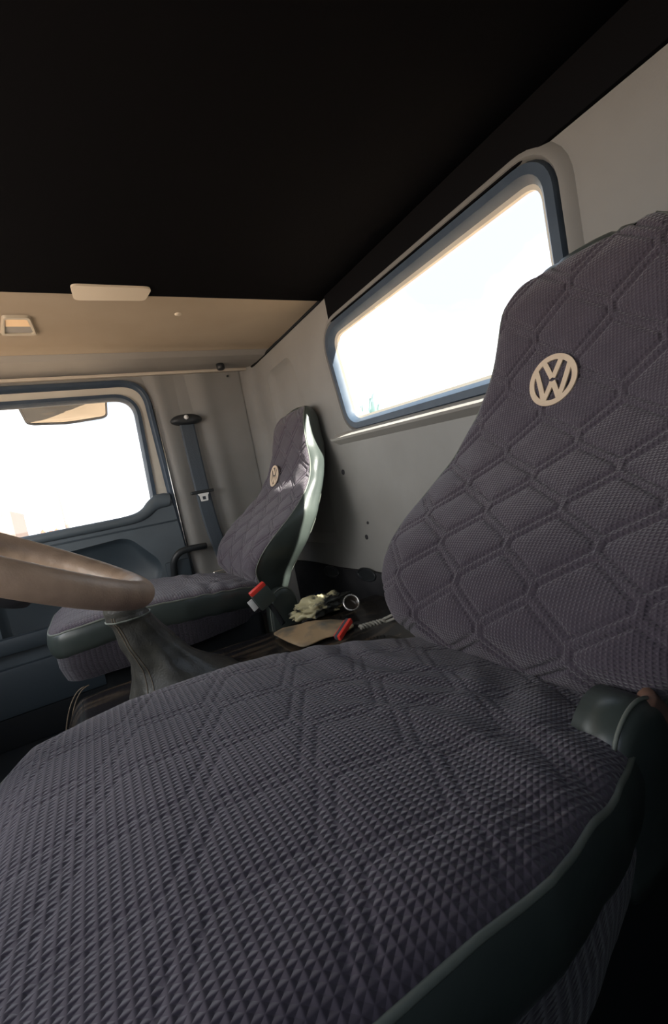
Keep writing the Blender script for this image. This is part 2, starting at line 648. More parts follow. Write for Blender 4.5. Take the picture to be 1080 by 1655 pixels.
# --- passenger door
dr = structure(empty('door_1', (0.40, DY, 0.10)))
def in_door(o):
    o.parent = dr
    o.matrix_parent_inverse = Matrix.Translation(-Vector(dr.location))
    return o
shift = lambda s: (lambda u, v, d: Vector((u, DY + s + d, v)))
glass = [Vector(p) for p in rounded([V2(-0.72, 0.80), V2(0.288, 0.80), V2(0.306, 1.412), V2(-0.72, 1.412)], [0.05, 0.03, 0.085, 0.08], 9)]
# outer weatherstrip on the body
in_door(band('door_seal', [(offset_loop(door_open, 0.006), -0.004), (offset_loop(door_open, 0.000), -0.020), (offset_loop(door_open, -0.014), -0.022), (offset_loop(door_open, -0.026), -0.010), (offset_loop(door_open, -0.026), 0.02), (offset_loop(door_open, 0.006), 0.02)], pas, M['seal']))
# painted frame round the glass
frame = sheet('window_frame', [Vector(p) for p in offset_loop(door_open, -0.020)], [offset_loop(glass, 0.026)], shift(0.006), 0.04, M['beige'])
in_door(frame)
in_door(band('glass_seal', [(offset_loop(glass, 0.030), 0.004), (offset_loop(glass, 0.028), -0.006), (offset_loop(glass, 0.012), -0.008), (glass, 0.010), (glass, 0.03), (offset_loop(glass, 0.03), 0.03)], pas, M['seal']))
in_door(tube('seal_edge', [(0.396, DY - 0.022, 1.35), (0.400, DY - 0.022, 1.0), (0.404, DY - 0.022, 0.7), (0.412, DY - 0.022, 0.30)], 0.0022, M['chrome'], n=6))
pane = in_door(sheet('pane', offset_loop(glass, 0.012), [], shift(0.018), 0.004, M['glass']))
# inner panel with its raised shoulder at the rear of the window
top = [V2(-0.80, 0.845), V2(-0.3, 0.848), V2(0.13, 0.848), V2(0.20, 0.851), V2(0.245, 0.862), V2(0.275, 0.885), V2(0.292, 0.918), V2(0.298, 0.934), V2(0.31, 0.938), V2(0.352, 0.938), V2(0.370, 0.934), V2(0.380, 0.920)]
body = top + [V2(0.398, 0.62), V2(0.410, 0.13), V2(0.36, 0.11), V2(-0.80, 0.11)]
rec_d = [Vector(p) for p in rounded([V2(-0.40, 0.40), V2(0.19, 0.40), V2(0.285, 0.60), V2(0.15, 0.765), V2(-0.40, 0.735)], [0.05, 0.10, 0.10, 0.10, 0.05], 8)]
rec_d.reverse()
door_panel = in_door(sheet('door_panel', body, [rec_d], shift(-0.035), 0.04, M['door']))
# dark pocket in the panel
vs, fs = loft([[shift(-0.035)(p.x, p.y, 0) for p in rec_d], [shift(-0.020)(p.x, p.y, 0) for p in offset_loop(rec_d, -0.012)], [shift(0.0)(p.x, p.y, 0) for p in offset_loop(rec_d, -0.03)]], True, False)
fs.append(tuple(2 * len(rec_d) + j for j in range(len(rec_d))))
pk = mesh_obj('door_pocket', vs, fs, M['doordark'])
in_door(pk)
# sill pad along the bottom of the glass
sill = []
for i, (x, z, r) in enumerate([(-0.80, 0.832, .022), (-0.30, 0.835, .022), (0.0, 0.836, .022), (0.15, 0.838, .022), (0.215, 0.845, .024), (0.255, 0.862, .026), (0.285, 0.886, .030), (0.315, 0.900, .034), (0.35, 0.902, .034), (0.372, 0.898, .030)]):
    sill.append(((x, DY - 0.034, z), r))
pts = smooth_path([s[0] for s in sill], 4)
rad = np.interp([p.x for p in pts], [s[0][0] for s in sill], [s[1] for s in sill])
in_door(tube('sill_pad', pts, [(float(r), 0.020) for r in rad], M['door'], n=14))
in_door(box('sill_groove', (-0.80, DY - 0.039, 0.792), (0.385, DY - 0.034, 0.800), M['doordark'], bevel=0.001))
# lower map pocket and armrest in front
in_door(box('armrest', (-0.80, DY - 0.075, 0.385), (-0.02, DY - 0.03, 0.455), M['doordark'], bevel=0.015))
in_door(box('map_pocket', (-0.80, DY - 0.068, 0.13), (0.20, DY - 0.03, 0.33), M['doordark'], bevel=0.012))
# grab handle at the rear of the door
hp = smooth_path([(0.49, DY - 0.07, 0.640), (0.42, DY - 0.085, 0.645), (0.36, DY - 0.085, 0.640), (0.325, DY - 0.075, 0.605), (0.315, DY - 0.06, 0.55), (0.31, DY - 0.045, 0.48), (0.31, DY - 0.04, 0.42)], 5)
in_door(tube('pull_handle', hp, (0.016, 0.011), M['black'], n=10))
in_door(box('handle_bracket', (0.285, DY - 0.05, 0.40), (0.40, DY - 0.03, 0.60), M['doordark'], bevel=0.01))

structure(box('unseen_dark_roof_half1', (FX, DY - 0.07, 0.0), (0.42, DY + 0.01, 0.13), M['softblack'], bevel=0.01))

# --- driver wall (behind the camera) with its open window, and the front
structure(sheet('wall_left', [V2(FX, 0), V2(RX, 0), V2(RX, ZC), V2(FX, ZC)], [[Vector(p) for p in rounded([V2(-0.75, 0.90), V2(0.0, 0.90), V2(0.0, 1.42), V2(-0.70, 1.42)], 0.06)]], lambda u, v, d: Vector((u, NY - d, v)), 0.05, M['door']))
structure(sheet('wall_front', [V2(NY, 0), V2(DY, 0), V2(DY, ZC), V2(NY, ZC)], [[Vector(p) for p in rounded([V2(0.0, 0.80), V2(2.2, 0.80), V2(2.2, 1.44), V2(0.0, 1.44)], 0.06)]], lambda u, v, d: Vector((FX - d, u, v)), 0.05, M['door']))


# ================================================================== SEATS
ZT = 1.172
PZ = [0.44, 0.48, 0.52, 0.555, 0.60, 0.66, 0.72, 0.753, 0.80, 0.859, 0.926, 1.00, 1.075, 1.12, 1.15, ZT]
PXF = [0.540, 0.520, 0.492, 0.466, 0.470, 0.512, 0.580, 0.628, 0.690, 0.748, 0.785, 0.806, 0.820, 0.828, 0.838, 0.850]
PW = [0.170, 0.190, 0.212, 0.238, 0.268, 0.306, 0.320, 0.312, 0.292, 0.266, 0.232, 0.190, 0.168, 0.162, 0.154, 0.138]
PXR = [0.630, 0.640, 0.650, 0.664, 0.685, 0.715, 0.750, 0.770, 0.800, 0.842, 0.884, 0.915, 0.930, 0.930, 0.926, 0.918]
SEAM = [0.540, 0.520, 0.500, 0.478, 0.484, 0.520, 0.592, 0.640, 0.700, 0.757, 0.795, 0.814, 0.826, 0.836, 0.850, 0.870]


def sm(z, ys):
    # smooth interpolation: average of shifted linear samples
    return float(np.mean([np.interp(z + d, PZ, ys) for d in (-0.03, -0.018, -0.006, 0.006, 0.018, 0.03)]))


HW, HP, HH = 0.150, 0.074, 0.022      # width of a cell, row pitch, short edge


def hexdist(u, v):
    """distance of points to the nearest line of the elongated hexagon lattice"""
    q = HP - HH
    best = np.full(u.shape, 9.0)
    j0 = np.round(v / HP)
    for dj in (-1, 0, 1):
        j = j0 + dj
        off = np.mod(j, 2) * HW / 2
        i0 = np.round((u - off) / HW)
        for di in (-1, 0, 1):
            cx = (i0 + di) * HW + off
            cy = j * HP
            x, y = u - cx, v - cy
            T = (0.0, HH / 2 + q)
            TR = (HW / 2, HH / 2)
            TL = (-HW / 2, HH / 2)
            BR = (HW / 2, -HH / 2)
            for a, b in ((T, TR), (T, TL), (TR, BR)):
                ex, ey = b[0] - a[0], b[1] - a[1]
                s = np.clip(((x - a[0]) * ex + (y - a[1]) * ey) / (ex * ex + ey * ey), 0, 1)
                best = np.minimum(best, np.hypot(x - a[0] - s * ex, y - a[1] - s * ey))
    return best


def quilt(u, v, amp=0.0046):
    d = hexdist(u, v)
    h = -amp * np.exp(-((d - 0.0078) / 0.0025) ** 2)
    h += 0.48 * amp * np.clip((d - 0.009) / 0.02, 0, 1) - 0.0004
    return h


def make_seat():
    root = empty('driver_seat', (0, 0, 0))
    # ---------- backrest front: quilted cover, wraps a little round both sides
    zs = []
    z = 0.44
    while z < ZT:
        zs.append(z)
        z += 0.0024
    zs = np.array(zs)
    xf = np.array([sm(q, PXF) for q in zs])
    sx = np.array([sm(q, SEAM) for q in zs])
    ww = np.array([sm(q, PW) for q in zs])
    arc = np.concatenate([[0], np.cumsum(np.hypot(np.diff(zs), np.diff(xf)))])
    nu = 225
    a = np.linspace(-1, 1, nu)
    # across: flat in the middle, bolsters, then turning back at the edges to the seam
    Y = np.zeros((len(zs), nu))
    X = np.zeros_like(Y)
    Z = np.repeat(zs[:, None], nu, 1)
    for i in range(len(zs)):
        w_ = ww[i]
        dep = max(0.010, sx[i] - xf[i] + 0.004)
        ang = np.clip((np.abs(a) - 0.80) / 0.20, 0, 1) * PI / 2
        rr = 0.045
        flat = w_ - rr
        Y[i] = np.sign(a) * np.where(np.abs(a) < 0.80, np.abs(a) / 0.80 * flat, flat + rr * np.sin(ang))
        X[i] = xf[i] + 0.004 + dep * (1 - np.cos(ang)) + 0.020 * (np.abs(a) < 2) * (np.clip(np.abs(a), 0, 0.8) / 0.8 - 1) ** 2 * 0
        # bolster swell
        bol = np.exp(-((np.abs(a) - 0.66) / 0.16) ** 2) * 0.012 * np.exp(-((zs[i] - 0.70) / 0.16) ** 2)
        X[i] -= bol
    # rounded top: pull the last rows back and in
    for i in range(len(zs)):
        d = zs[i] - (ZT - 0.045)
        if d > 0:
            k = 1 - math.sqrt(max(0, 1 - (d / 0.0455) ** 2))
            X[i] = X[i] + (sm(ZT, PXR) - 0.03 - X[i]) * k * 0.75
            Y[i] *= 1 - 0.22 * k
        d = 0.475 - zs[i]
        if d > 0:
            k = (d / 0.035) ** 2
            X[i] += 0.035 * k
            Y[i] *= 1 - 0.08 * k
    U = Y / 0.97
    Vv = np.repeat(arc[:, None], nu, 1)
    # slanting of the whole pattern, as cloth pulled over the foam
    Us = U + 0.04 * np.sin(Vv * 6)
    h = quilt(Us + 0.035, Vv - 0.012)
    fade = np.clip((1 - np.abs(a)) / 0.10, 0, 1)[None, :]
    # soft wrinkles
    wr = np.zeros_like(h)
    for i in range(0, len(zs)):
        zz = zs[i]
        wr[i] = 0.0030 * np.sin(38 * Y[i] + 60 * zz + 2.5 * math.sin(zz * 20)) * math.exp(-((zz - 0.50) / 0.07) ** 2)
    wr += 0.0022 * np.sin(70 * Z + 9 * Y) * np.exp(-((np.abs(Y) - 0.24) / 0.05) ** 2) * np.exp(-((Z - 0.80) / 0.12) ** 2)
    P = np.stack([X, Y, Z], -1)
    du = np.gradient(P, axis=1)
    dv = np.gradient(P, axis=0)
    N = np.cross(dv, du)
    N /= np.linalg.norm(N, axis=-1, keepdims=True) + 1e-12
    if N[len(zs) // 2, nu // 2, 0] > 0:
        N = -N
    P = P + N * (h * fade + wr)[..., None]
    nr = len(zs)
    idx = np.arange(nr * nu).reshape(nr, nu)
    F = np.stack([idx[:-1, :-1], idx[:-1, 1:], idx[1:, 1:], idx[1:, :-1]], -1).reshape(-1, 4)
    uv = np.stack([U.ravel(), Vv.ravel()], -1)
    mesh_obj('backrest_cover', P.reshape(-1, 3).tolist(), F[:, ::-1].tolist(), M['cover'], root, uvs=uv)
    left_edge = P[:, 0, :]
    right_edge = P[:, -1, :]

    # ---------- vinyl shell: both sides, back and top
    rings = []
    step = 6
    sel = list(range(0, nr, step)) + [nr - 1]
    for i in sel:
        zz = zs[i]
        A, B = left_edge[i], right_edge[i]
        xr = sm(zz, PXR)
        d = zz - (ZT - 0.05)
        if d > 0:
            k = 1 - math.sqrt(max(0, 1 - (d / 0.0505) ** 2))
            xr = xr + (A[0] - xr) * k * 0.5
        wb = abs(A[1])
        row = [Vector(A) + Vector((-0.004, 0.004, 0)), Vector(A)]
        n_ = 9
        x0 = A[0]
        cr_ = min(0.035, (xr - x0) * 0.45)
        for k in range(1, 6):
            u = k / 6
            row.append(Vector((x0 + (xr - cr_ - x0) * u, -wb - 0.006 * math.sin(u * PI), zz)))
        for k in range(6):
            a_ = PI / 2 * k / 5
            row.append(Vector((xr - cr_ + cr_ * math.sin(a_), -wb + cr_ * (1 - math.cos(a_)), zz)))
        for k in range(1, 6):
            u = k / 6
            row.append(Vector((xr + 0.004 * math.sin(u * PI), (-wb + cr_) * (1 - 2 * u), zz)))
        for k in range(6):
            a_ = PI / 2 * k / 5
            row.append(Vector((xr - cr_ + cr_ * math.cos(a_), wb - cr_ * (1 - math.sin(a_)), zz)))
        for k in range(1, 6):
            u = k / 6
            row.append(Vector((xr - cr_ + (x0 - xr + cr_) * u, wb + 0.006 * math.sin(u * PI), zz)))
        row.append(Vector(B))
        row.append(Vector(B) + Vector((-0.004, -0.004, 0)))
        rings.append(row)
    # wrinkle the shell
    for r_ in rings:
        for v in r_[2:-2]:
            nz = noise.noise(Vector((v.x * 9, v.y * 9, v.z * 14)))
            v.y += 0.006 * nz * (1 if v.y > 0 else -1)
            v.x += 0.004 * nz
    vs, fs = loft(rings, False, False)
    mesh_obj('backrest_shell', vs, fs, M['vinyl'], root)
    # top cap: strip of vinyl from the front edge over the top to the back
    topf = P[-1, :, :]
    ncap = 24
    capr = []
    lastrow = rings[-1]
    ya = topf[0][1]
    xr_t = max(v.x for v in lastrow)
    for k in range(9):
        u = k / 8
        row = []
        for j in range(ncap + 1):
            fj = j / ncap
            p = topf[int(round(fj * (nu - 1)))]
            xb = xr_t - 0.02 * abs(2 * fj - 1) ** 6
            row.append(Vector((p[0] + (xb - p[0]) * u, p[1], p[2] + 0.012 * math.sin(u * PI) * (1 - abs(2 * fj - 1) ** 4))))
        capr.append(row)
    vs, fs = loft(capr, False, False)
    mesh_obj('backrest_top', vs, fs, M['vinyl'], root)
    # piping along the seams
    for ed in (left_edge, right_edge):
        pts = [Vector(ed[i]) for i in range(4, nr, 5)]
        tube('piping', pts, 0.0024, M['piping'], root, n=8)
    # worn hem at the rear edge of the near side
    pts = []
    for r_ in rings[1:]:
        v = r_[12]
        pts.append(v + Vector((0.0, -0.001, 0.0)) + Vector((0.003 * random.uniform(-1, 1), 0, 0)))
    tube('rear_hem', pts, 0.0028, M['piping'], root, n=6)

    # ---------- emblem: ring, V over W, sewn on the headrest
    zc = 0.952
    xc = sm(zc, PXF)
    sl_ = (sm(zc + 0.03, PXF) - sm(zc - 0.03, PXF)) / 0.06
    up = Vector((sl_, 0, 1)).normalized()
    side = Vector((0, -1, 0))           # right as seen from the front
    nrm = side.cross(up)
    if nrm.x > 0:
        nrm = -nrm
    Rr = 0.0485
    ev, ef = [], []

    def emb(p):
        # place a 2-D emblem point on the curved face
        q = up * p[1] + side * p[0]
        zz = zc + q.z
        return Vector((sm(zz, PXF) + 0.002, q.y + 0.036, zz)) + nrm * 0.0026

    def strip(p, q, hw, e0=None, e1=None):
        p, q = Vector(p), Vector(q)
        t_ = (q - p).normalized()
        nn = Vector((-t_.y, t_.x)) * hw
        k = 8
        b = len(ev)
        for i in range(k + 1):
            c = p + (q - p) * i / k
            for s in (1, -1):
                ev.append(emb(c + nn * s))
                ev.append(emb(c + nn * s) - nrm * 0.003)
        for i in range(k):
            o_ = b + i * 4
            ef.append((o_, o_ + 2, o_ + 6, o_ + 4))
            ef.append((o_, o_ + 4, o_ + 5, o_ + 1))
            ef.append((o_ + 2, o_ + 3, o_ + 7, o_ + 6))
    # ring
    K = 64
    b = len(ev)
    for i in range(K):
        a_ = 2 * PI * i / K
        for r_ in (Rr, Rr * 0.79):
            c = Vector((math.cos(a_), math.sin(a_))) * r_
            ev.append(emb(c))
            ev.append(emb(c) - nrm * 0.003)
    for i in range(K):
        o_ = b + i * 4
        n_ = b + ((i + 1) % K) * 4
        ef.append((o_, o_ + 2, n_ + 2, n_))
        ef.append((o_, n_, n_ + 1, o_ + 1))
        ef.append((o_ + 2, o_ + 3, n_ + 3, n_ + 2))
    s = Rr
    hw = 0.085 * s
    hw = 0.100 * s
    strip((-0.36 * s, 0.78 * s), (-0.02 * s, 0.08 * s), hw)
    strip((0.36 * s, 0.78 * s), (0.02 * s, 0.08 * s), hw)
    strip((-0.70 * s, 0.50 * s), (-0.32 * s, -0.76 * s), hw)
    strip((0.70 * s, 0.50 * s), (0.32 * s, -0.76 * s), hw)
    strip((-0.32 * s, -0.78 * s), (-0.02 * s, -0.06 * s), hw)
    strip((0.32 * s, -0.78 * s), (0.02 * s, -0.06 * s), hw)
    mesh_obj('emblem', ev, ef, M['emblem'], root, smooth=False)

    # ---------- cushion
    X0, X1, W0 = -0.175, 0.60, 0.285
    def ztop(x):
        return np.interp(x, [-0.2, -0.12, 0.0, 0.15, 0.30, 0.40, 0.5, 0.6], [0.560, 0.578, 0.588, 0.583, 0.566, 0.550, 0.528, 0.500])
    nx_, ny_ = 300, 230
    A = np.linspace(-1, 1, nx_)[:, None] * np.ones((1, ny_))
    B = np.ones((nx_, 1)) * np.linspace(-1, 1, ny_)[None, :]
    # square -> rounded square
    sxm = A * np.sqrt(1 - 0.20 * B ** 6)
    sym = B * np.sqrt(1 - 0.16 * A ** 6)
    xs_ = (X0 + X1) / 2 + (X1 - X0) / 2 * sxm
    ys_ = sym * np.interp(xs_, [-0.2, 0.22, 0.34, 0.46, 0.6], [W0, W0, 0.262, 0.222, 0.195])
    rr = np.maximum(np.abs(A), np.abs(B))
    roll = np.clip((rr - 0.80) / 0.20, 0, 1)
    zt = ztop(xs_) - 0.020 * (1 - np.sqrt(1 - np.clip(roll, 0, 1) ** 2 * 0.99))
    zt += 0.003 * np.cos(ys_ / W0 * PI) - 0.006 * np.exp(-(ys_ / 0.16) ** 2)
    hq = quilt(xs_ * 0.9 + ys_ * 0.5, ys_ * 0.9 - xs_ * 0.42, 0.0012) * np.clip((1 - rr) / 0.06, 0, 1)
    wr = 0.0022 * np.sin(xs_ * 90 + 30 * ys_ + 3 * np.sin(ys_ * 16)) * np.exp(-((xs_ - 0.33) / 0.10) ** 2)
    wr += 0.0030 * np.sin(xs_ * 45 - 60 * ys_) * np.exp(-((xs_ - 0.42) / 0.07) ** 2 - ((ys_ + 0.12) / 0.13) ** 2)
    zt += hq + wr
    P = np.stack([xs_, ys_, zt], -1)
    idx = np.arange(nx_ * ny_).reshape(nx_, ny_)
    F = np.stack([idx[:-1, :-1], idx[1:, :-1], idx[1:, 1:], idx[:-1, 1:]], -1).reshape(-1, 4)
    # the ribs run across the seat
    uv = np.stack([xs_.ravel() * 0.72, ys_.ravel() * 0.85], -1)
    mesh_obj('cushion_cover', P.reshape(-1, 3).tolist(), F.tolist(), M['cover'], root, uvs=uv)
    loop = np.concatenate([P[:, 0], P[-1, 1:], P[::-1, -1][1:], P[0, ::-1][1:-1]])[::3]
    loop = [Vector(p) for p in loop]
    tube('piping', [p + Vector((0, 0, 0.0)) for p in loop], 0.0032, M['piping'], root, n=8, closed=True)
    cx = Vector(((X0 + X1) / 2, 0, 0))

    def lower(dz, sc_):
        return [Vector((cx.x + (p.x - cx.x) * sc_, p.y * sc_, p.z - dz)) for p in loop]
    vs, fs = loft([lower(0.0, 1.0), lower(0.006, 1.012), lower(0.030, 1.022), lower(0.060, 1.012), lower(0.074, 0.99), lower(0.078, 0.975)], True, False)
    mesh_obj('cushion_side', vs, fs, M['vinyl'], root)

    def skirt(z_, sc_):
        res = []
        for i, p in enumerate(loop):
            k = sc_ + 0.006 * math.sin(i * 0.35)
            res.append(Vector((cx.x + (p.x - cx.x) * k, p.y * k, z_)))
        return res
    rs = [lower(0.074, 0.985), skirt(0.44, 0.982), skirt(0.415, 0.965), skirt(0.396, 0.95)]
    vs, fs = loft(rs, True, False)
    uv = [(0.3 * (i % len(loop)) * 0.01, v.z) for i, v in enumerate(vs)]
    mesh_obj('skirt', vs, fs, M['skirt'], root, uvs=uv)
    bm = bmesh.new()
    box_bm(bm, (-0.05, -0.215, 0.0), (0.50, 0.215, 0.42), 0.03)
    from_bm('seat_base', bm, M['softblack'], root)

    # ---------- recliner cover at the hinge, inboard/near side
    prof = [(0.376, 0.39), (0.380, 0.48), (0.392, 0.535), (0.418, 0.562), (0.450, 0.568), (0.476, 0.552), (0.492, 0.50), (0.495, 0.39)]
    pp = smooth_path([(x, 0, z) for x, z in prof], 4)
    yo = -0.205
    rings = [[Vector((0.43 + (p.x - 0.43) * s_, yo - d, 0.39 + (p.z - 0.39) * (1 - (1 - s_) * 0.7))) for p in pp] for s_, d in ((1.0, -0.02), (1.0, 0.016), (0.985, 0.026), (0.94, 0.033), (0.85, 0.036))]
    vs, fs = loft(rings, True, True)
    rc = mesh_obj('recliner_cover', vs, fs, M['vinyl'], root)
    edge = [Vector((p.x, yo - 0.026, p.z)) for p in pp]
    tube('cover_rim', edge, 0.0022, M['piping'], rc, n=6)
    return root


seat = make_seat()
seat.location = (0, 0.485, 0)
tag(seat, 'large quilted dark seat filling the right foreground, round beige emblem on its headrest', 'seat', 'cab seats')


def dup(root, name, loc):
    r = root.copy()
    r.name = name
    C.objects.link(r)
    r.location = loc
    for ch in list(root.children):
        c = ch.copy()
        C.objects.link(c)
        c.parent = r
        for g in ch.children:
            d = g.copy()
            C.objects.link(d)
            d.parent = c
    return r


seat2 = dup(seat, 'passenger_seat', (0.0, 1.810, 0))
tag(seat2, 'smaller far passenger seat with sunlit pale vinyl side against the rear wall', 'seat', 'cab seats')
for ch in seat2.children:
    if ch.name.startswith('emblem'):
        ch.location = (-0.026, 0.045, -0.040)
    if ch.name.startswith('recliner'):
        ch.location = (0.125, -0.035, -0.078)
# rust-coloured torn edge shows only on the near seat's recliner cover
rc = [c for c in seat.children if c.name.startswith('recliner')][0]
torn = tube('torn_edge', smooth_path([(0.462, -0.230, 0.564), (0.484, -0.230, 0.535), (0.496, -0.230, 0.49), (0.500, -0.228, 0.42)], 4), (0.012, 0.009), M['rust'], rc)
torn['label'] = 'rust-brown torn edge'


# ================================================================== ENGINE TUNNEL
TZ = 0.372
ny_, nx_ = 60, 110
tun = []
for i in range(nx_ + 1):
    row = []
    x = -0.20 + 1.12 * i / nx_
    row_in = []
    for j in range(ny_ + 1):
        v = j / ny_
        # cross-section: up, round, over, round, down
        ang = None
        if v < 0.15:
            y, z = 0.84, 0.34 * v / 0.15
        elif v < 0.25:
            a_ = (v - 0.15) / 0.10 * PI / 2
            y, z = 0.84 + 0.035 * (1 - math.cos(a_)), 0.34 + 0.035 * math.sin(a_)
        elif v < 0.75:
            y, z = 0.875 + (1.470 - 0.875) * (v - 0.25) / 0.5, 0.375
        elif v < 0.85:
            a_ = (v - 0.75) / 0.10 * PI / 2
            y, z = 1.470 + 0.035 * math.sin(a_), 0.34 + 0.035 * math.cos(a_)
        else:
            y, z = 1.505, 0.34 * (1 - v) / 0.15
        nz = noise.noise(Vector((x * 4, y * 5, 0.3))) * 0.008 - 0.006
        if z > 0.3:
            z += nz
        # front end rounds down to the floor
        d = (-0.10 - x) / 0.10
        xx = x
        if d > 0:
            k = math.sqrt(max(0, 1 - min(d, 1) ** 2))
            z = z * (0.10 + 0.90 * k) if z > 0.02 else z
        row.append(Vector((xx, y, z)))
    tun.append(row)
front = [Vector((-0.212, p.y, min(p.z, 0.03) * 0)) for p in tun[0]]
vs, fs = loft([front] + tun, False, False)
tunnel = mesh_obj('engine_tunnel_cover', vs, fs, M['tunnel'])
tag(rebase(tunnel, (0.35, 1.2, 0)), 'glossy dark marbled vinyl cover over the engine hump between the two seats', 'engine cover')
for dx_ in (0.0, 0.012):
    pts = []
    for k in range(0, 22):
        a_ = PI / 2 * k / 21
        pts.append((-0.10 - 0.10 * math.sin(a_) + dx_ * 1.0 - 0.002, 1.56 - 0.72 * k / 21 * 0 - 0.0, 0.378 * math.cos(a_) * 0.98 + 0.005))
    tube('seam_stitching', [(p[0] - 0.35 - 0.004, p[1] - 1.2 - 0.30 * 0, p[2]) for p in pts], 0.0018, M['stitch'], tunnel, n=6)

# ================================================================== GEAR LEVER
g = empty('gear_lever', (0.13, 1.26, TZ + 0.006))
tag(g, 'gear lever in a stitched black leather gaiter behind the steering wheel', 'gear lever')
rings = []
levels = [  # centre x, y, z, rx, ry
    (0.150, 1.26, 0.372, 0.150, 0.130),
    (0.142, 1.26, 0.392, 0.140, 0.120),
    (0.122, 1.255, 0.430, 0.105, 0.095),
    (0.100, 1.25, 0.470, 0.078, 0.075),
    (0.080, 1.245, 0.510, 0.062, 0.060),
    (0.062, 1.24, 0.550, 0.054, 0.052),
    (0.048, 1.235, 0.585, 0.051, 0.048),
    (0.042, 1.232, 0.600, 0.050, 0.047),
    (0.034, 1.228, 0.625, 0.046, 0.044),
    (0.026, 1.225, 0.655, 0.034, 0.033),
    (0.022, 1.222, 0.670, 0.018, 0.018),
]
lv = np.array(levels)
fine = np.linspace(0, len(levels) - 1, 60)
for q in fine:
    c = [float(np.interp(q, range(len(levels)), lv[:, k])) for k in range(5)]
    ring = []
    for k in range(64):
        a_ = 2 * PI * k / 64
        sq = 1.0 / max(abs(math.cos(a_)), abs(math.sin(a_))) if q < 0.5 else 1
        base_f = max(0, 1 - q / 5)
        rad_ = 1 + base_f * 0.16 * (1 / max(abs(math.cos(a_)), abs(math.sin(a_))) - 1)
        fold = 0.0
        if 1 < q < 8:
            fold = 0.075 * noise.noise(Vector((2.2 * math.cos(a_), 2.2 * math.sin(a_), q * 0.55))) * math.sin((q - 1) / 7 * PI) * 2.2
            fold += 0.035 * math.sin(a_ * 5 + q * 1.1) * math.sin((q - 1) / 7 * PI)
        if abs(q - 7.0) < 0.35:
            fold += 0.035
        rad_ *= 1 + fold
        ring.append(Vector((c[0] + c[3] * rad_ * math.cos(a_) - 0.13, c[1] + c[4] * rad_ * math.sin(a_) - 1.26, c[2] - TZ)))
    rings.append(ring)
vs, fs = loft(rings, True, True)
gaiter = mesh_obj('gaiter', vs, fs, M['leather'], g)
for aa in (3.95, 4.08):
    pts = []
    for i in range(0, 46):
        k = aa / (2 * PI) * 64
        a0 = rings[i][int(k)]
        a1 = rings[i][(int(k) + 1) % 64]
        p = a0.lerp(a1, k - int(k))
        c = sum(rings[i], Vector()) / 64
        pts.append(p + (p - c).normalized() * 0.001)
    tube('stitching', pts, 0.0009, M['stitch'], gaiter, n=5)
pts = [p + (p - sum(rings[42], Vector()) / 64).normalized() * 0.001 for p in rings[42]]
tube('collar_seam', pts, 0.0022, M['piping'], gaiter, n=6, closed=True)
tube('shaft', [Vector((0.022 - 0.13, 1.222 - 1.26, 0.66 - TZ)), Vector((0.018 - 0.13, 1.22 - 1.26, 0.69 - TZ))], 0.008, M['black'], g)
kn = bmesh.new()
bmesh.ops.create_uvsphere(kn, u_segments=24, v_segments=16, radius=0.021)
for v in kn.verts:
    v.co = Vector((v.co.x, v.co.y, v.co.z * 1.15)) + Vector((0.018 - 0.13, 1.22 - 1.26, 0.695 - TZ))
from_bm('knob', kn, M['black'], g)

# ================================================================== STEERING WHEEL
WR, WT = 0.200, 0.0192
tilt = math.radians(31)
wc_rear = Vector((0.048, 0.74, 0.738))       # rearmost point of the rim's centre line
axis_f = Vector((-math.cos(tilt), 0, math.sin(tilt)))     # up the wheel, away from the driver
wc = wc_rear + axis_f * WR
wn_ = Vector((0, 1, 0)).cross(axis_f)        # wheel axis
if wn_.z < 0:
    wn_ = -wn_
wh = empty('steering_wheel', wc)
tag(wh, 'worn tan steering wheel rim cut by the left edge of the photo', 'steering wheel')
def wpt(a_, r_=WR, h_=0.0):
    return axis_f * (-math.cos(a_) * r_) + Vector((0, 1, 0)) * (math.sin(a_) * r_) + wn_ * h_
rings = []
NN = 160
for i in range(NN):
    a_ = 2 * PI * i / NN
    c = wpt(a_)
    rad_ = c.normalized()
    ring = []
    for k in range(24):
        b_ = 2 * PI * k / 24
        # slightly flattened grip with finger bumps inside
        rr_ = WT * (1 + 0.03 * math.cos(2 * b_))
        if math.cos(b_) < -0.2:
            rr_ *= 1 + 0.025 * math.sin(a_ * 40)
        ring.append(c + rad_ * rr_ * math.cos(b_) + wn_ * rr_ * 1.05 * math.sin(b_))
    rings.append(ring)
rings.append(rings[0])
vs, fs = loft(rings, True, False)
rim = mesh_obj('rim', vs, fs, M['wheel'], wh)
pts = [wpt(PI * (0.10 + 0.8 * i / 80), WR + WT * 0.62, WT * 0.80) for i in range(81)]
tube('rim_seam', pts, 0.0026, M['wheeldark'], rim, n=8)
for sgn in (-1, 1):
    for a0 in (1.75, 2.6):
        p0 = wpt(sgn * a0, WR - 0.012)
        p1 = wpt(sgn * a0 * 0.98, WR * 0.55, -0.022)
        p2 = wpt(sgn * a0 * 0.95, 0.05, -0.030)
        tube('spoke', smooth_path([p0, p1, p2], 6), (0.007, 0.016), M['wheeldark'], wh, n=12)
rings = []
for r_, h_ in ((0.070, -0.055), (0.078, -0.035), (0.076, -0.018), (0.060, -0.006), (0.03, -0.001)):
    rings.append([axis_f * (r_ * math.cos(a_)) + Vector((0, r_ * math.sin(a_), 0)) + wn_ * h_ for a_ in [2 * PI * k / 32 for k in range(32)]])
vs, fs = loft(rings)
mesh_obj('hub', vs, fs, M['wheeldark'], wh)
tube('column', [wn_ * -0.05, wn_ * -0.35], [0.035, 0.045], M['black'], wh, n=16)

